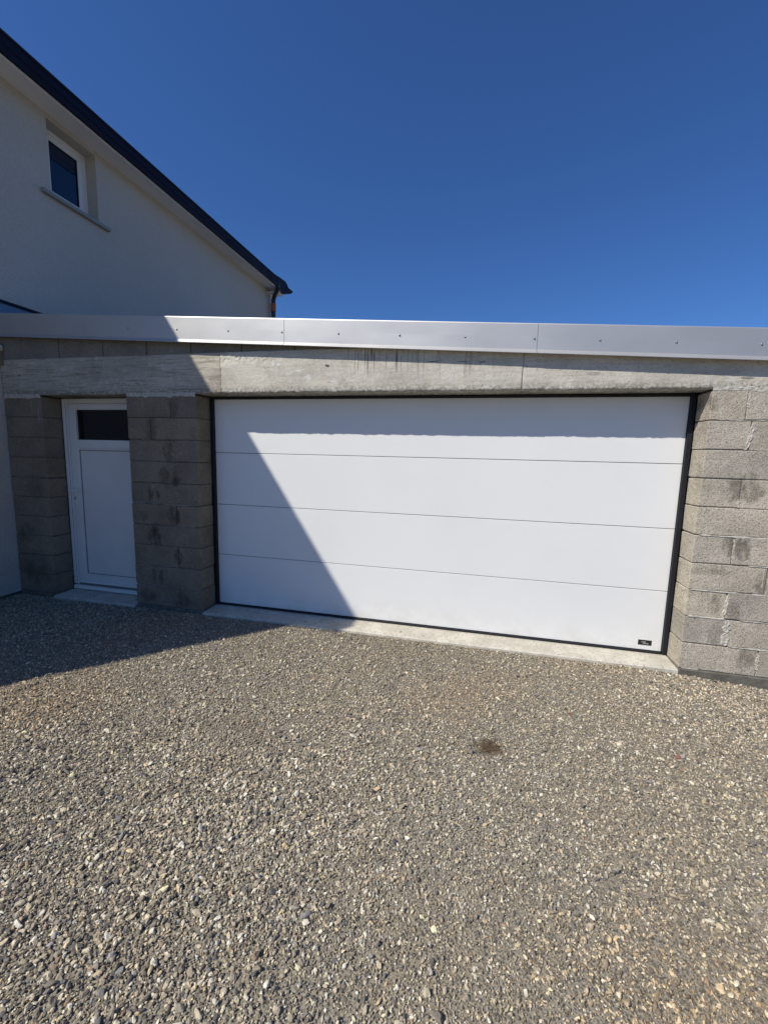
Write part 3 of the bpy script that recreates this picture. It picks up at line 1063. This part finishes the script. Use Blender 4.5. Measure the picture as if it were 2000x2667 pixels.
ng = bpy.data.node_groups.new("pebbles", 'GeometryNodeTree')
ng.interface.new_socket("Geometry", in_out='INPUT', socket_type='NodeSocketGeometry')
ng.interface.new_socket("Geometry", in_out='OUTPUT', socket_type='NodeSocketGeometry')
gi, go = ng.nodes.new('NodeGroupInput'), ng.nodes.new('NodeGroupOutput')
g2i = ng.nodes.new('GeometryNodeGeometryToInstance')
L = ng.links.new
for i in range(6):
    ico = ng.nodes.new('GeometryNodeMeshIcoSphere')
    ico.inputs['Radius'].default_value = 1.0
    ico.inputs['Subdivisions'].default_value = 2
    spn = ng.nodes.new('GeometryNodeSetPosition')
    nt = ng.nodes.new('ShaderNodeTexNoise')
    nt.noise_dimensions = '4D'
    nt.inputs['W'].default_value = i * 7.3
    nt.inputs['Scale'].default_value = 1.15
    vs = ng.nodes.new('ShaderNodeVectorMath'); vs.operation = 'SUBTRACT'
    vs.inputs[1].default_value = (.5, .5, .5)
    vm = ng.nodes.new('ShaderNodeVectorMath'); vm.operation = 'SCALE'
    vm.inputs['Scale'].default_value = 1.9
    pn = ng.nodes.new('GeometryNodeInputPosition')
    L(pn.outputs[0], nt.inputs['Vector'])
    L(nt.outputs['Color'], vs.inputs[0]); L(vs.outputs[0], vm.inputs[0])
    L(ico.outputs['Mesh'], spn.inputs['Geometry']); L(vm.outputs[0], spn.inputs['Offset'])
    L(spn.outputs[0], g2i.inputs[0])
smt = ng.nodes.new('GeometryNodeSetMaterial')
smt.inputs['Material'].default_value = M_PEBBLE
iop = ng.nodes.new('GeometryNodeInstanceOnPoints')
iop.inputs['Pick Instance'].default_value = True
def nattr(name, typ):
    a = ng.nodes.new('GeometryNodeInputNamedAttribute')
    a.data_type = typ
    a.inputs['Name'].default_value = name
    return [s for s in a.outputs if s.enabled and s.name == 'Attribute'][0]
L(gi.outputs[0], iop.inputs['Points'])
L(g2i.outputs[0], iop.inputs['Instance'])
L(nattr("shape", 'INT'), iop.inputs['Instance Index'])
e2r = ng.nodes.new('FunctionNodeEulerToRotation')
L(nattr("turn", 'FLOAT_VECTOR'), e2r.inputs[0])
L(e2r.outputs[0], iop.inputs['Rotation'])
L(nattr("size", 'FLOAT_VECTOR'), iop.inputs['Scale'])
L(iop.outputs[0], smt.inputs['Geometry'])
L(smt.outputs[0], go.inputs[0])
md = grav.modifiers.new("pebbles", 'NODES')
md.node_group = ng


# ------------------------------------------------------------------ loose bits on the gravel
def blades(name, items, mat, r=.0012):
    v, f = [], []
    for (x, y, ang, ln, lift, bend) in items:
        z = float(ground_z(np.array(x), np.array(y))) + .008
        b = len(v)
        for s in range(4):
            t = s / 3
            a = ang + bend * t
            cx, cy = x + math.cos(a) * ln * t, y + math.sin(a) * ln * t
            cz = z + lift * math.sin(t * 2.2)
            nx_, ny_ = -math.sin(a), math.cos(a)
            v += [(cx + nx_ * r, cy + ny_ * r, cz), (cx - nx_ * r, cy - ny_ * r, cz), (cx, cy, cz + r * 1.6)]
        for s in range(3):
            for j in range(3):
                p, q = b + s * 3 + j, b + s * 3 + (j + 1) % 3
                f.append((p, q, q + 3, p + 3))
    return pydata(name, v, f, mat)


it = [(random.uniform(-.4, 4.6), random.uniform(-2.7, -.25), random.uniform(0, 6.28), random.uniform(.015, .07), random.uniform(0, .006), random.uniform(-.5, .5)) for _ in range(90)]
it += [(1.335, -1.16, 2.7, .10, .004, .1), (.93, -1.63, .1, .12, .004, .1), (1.7, -2.3, 1.2, .09, .006, .3)]
s = blades("straw", it, M_STRAW, .0010)
s["kind"] = "stuff"
s["label"] = "scattered bits of pale dry straw lying on the gravel"
s["category"] = "straw"
it = []
for _ in range(300):
    a, rr = random.uniform(0, 6.28), abs(random.gauss(0, .036))
    it.append((2.617 + math.cos(a) * rr * 1.1, -1.226 + math.sin(a) * rr * 1.15, random.uniform(0, 6.28), random.uniform(.008, .028), random.uniform(0, .006), random.uniform(-.6, .6)))
s = blades("dry_debris", it, M_BROWN, .0011)
s["label"] = "small brown clump of dry plant debris on the gravel before the wide door"
s["category"] = "debris"
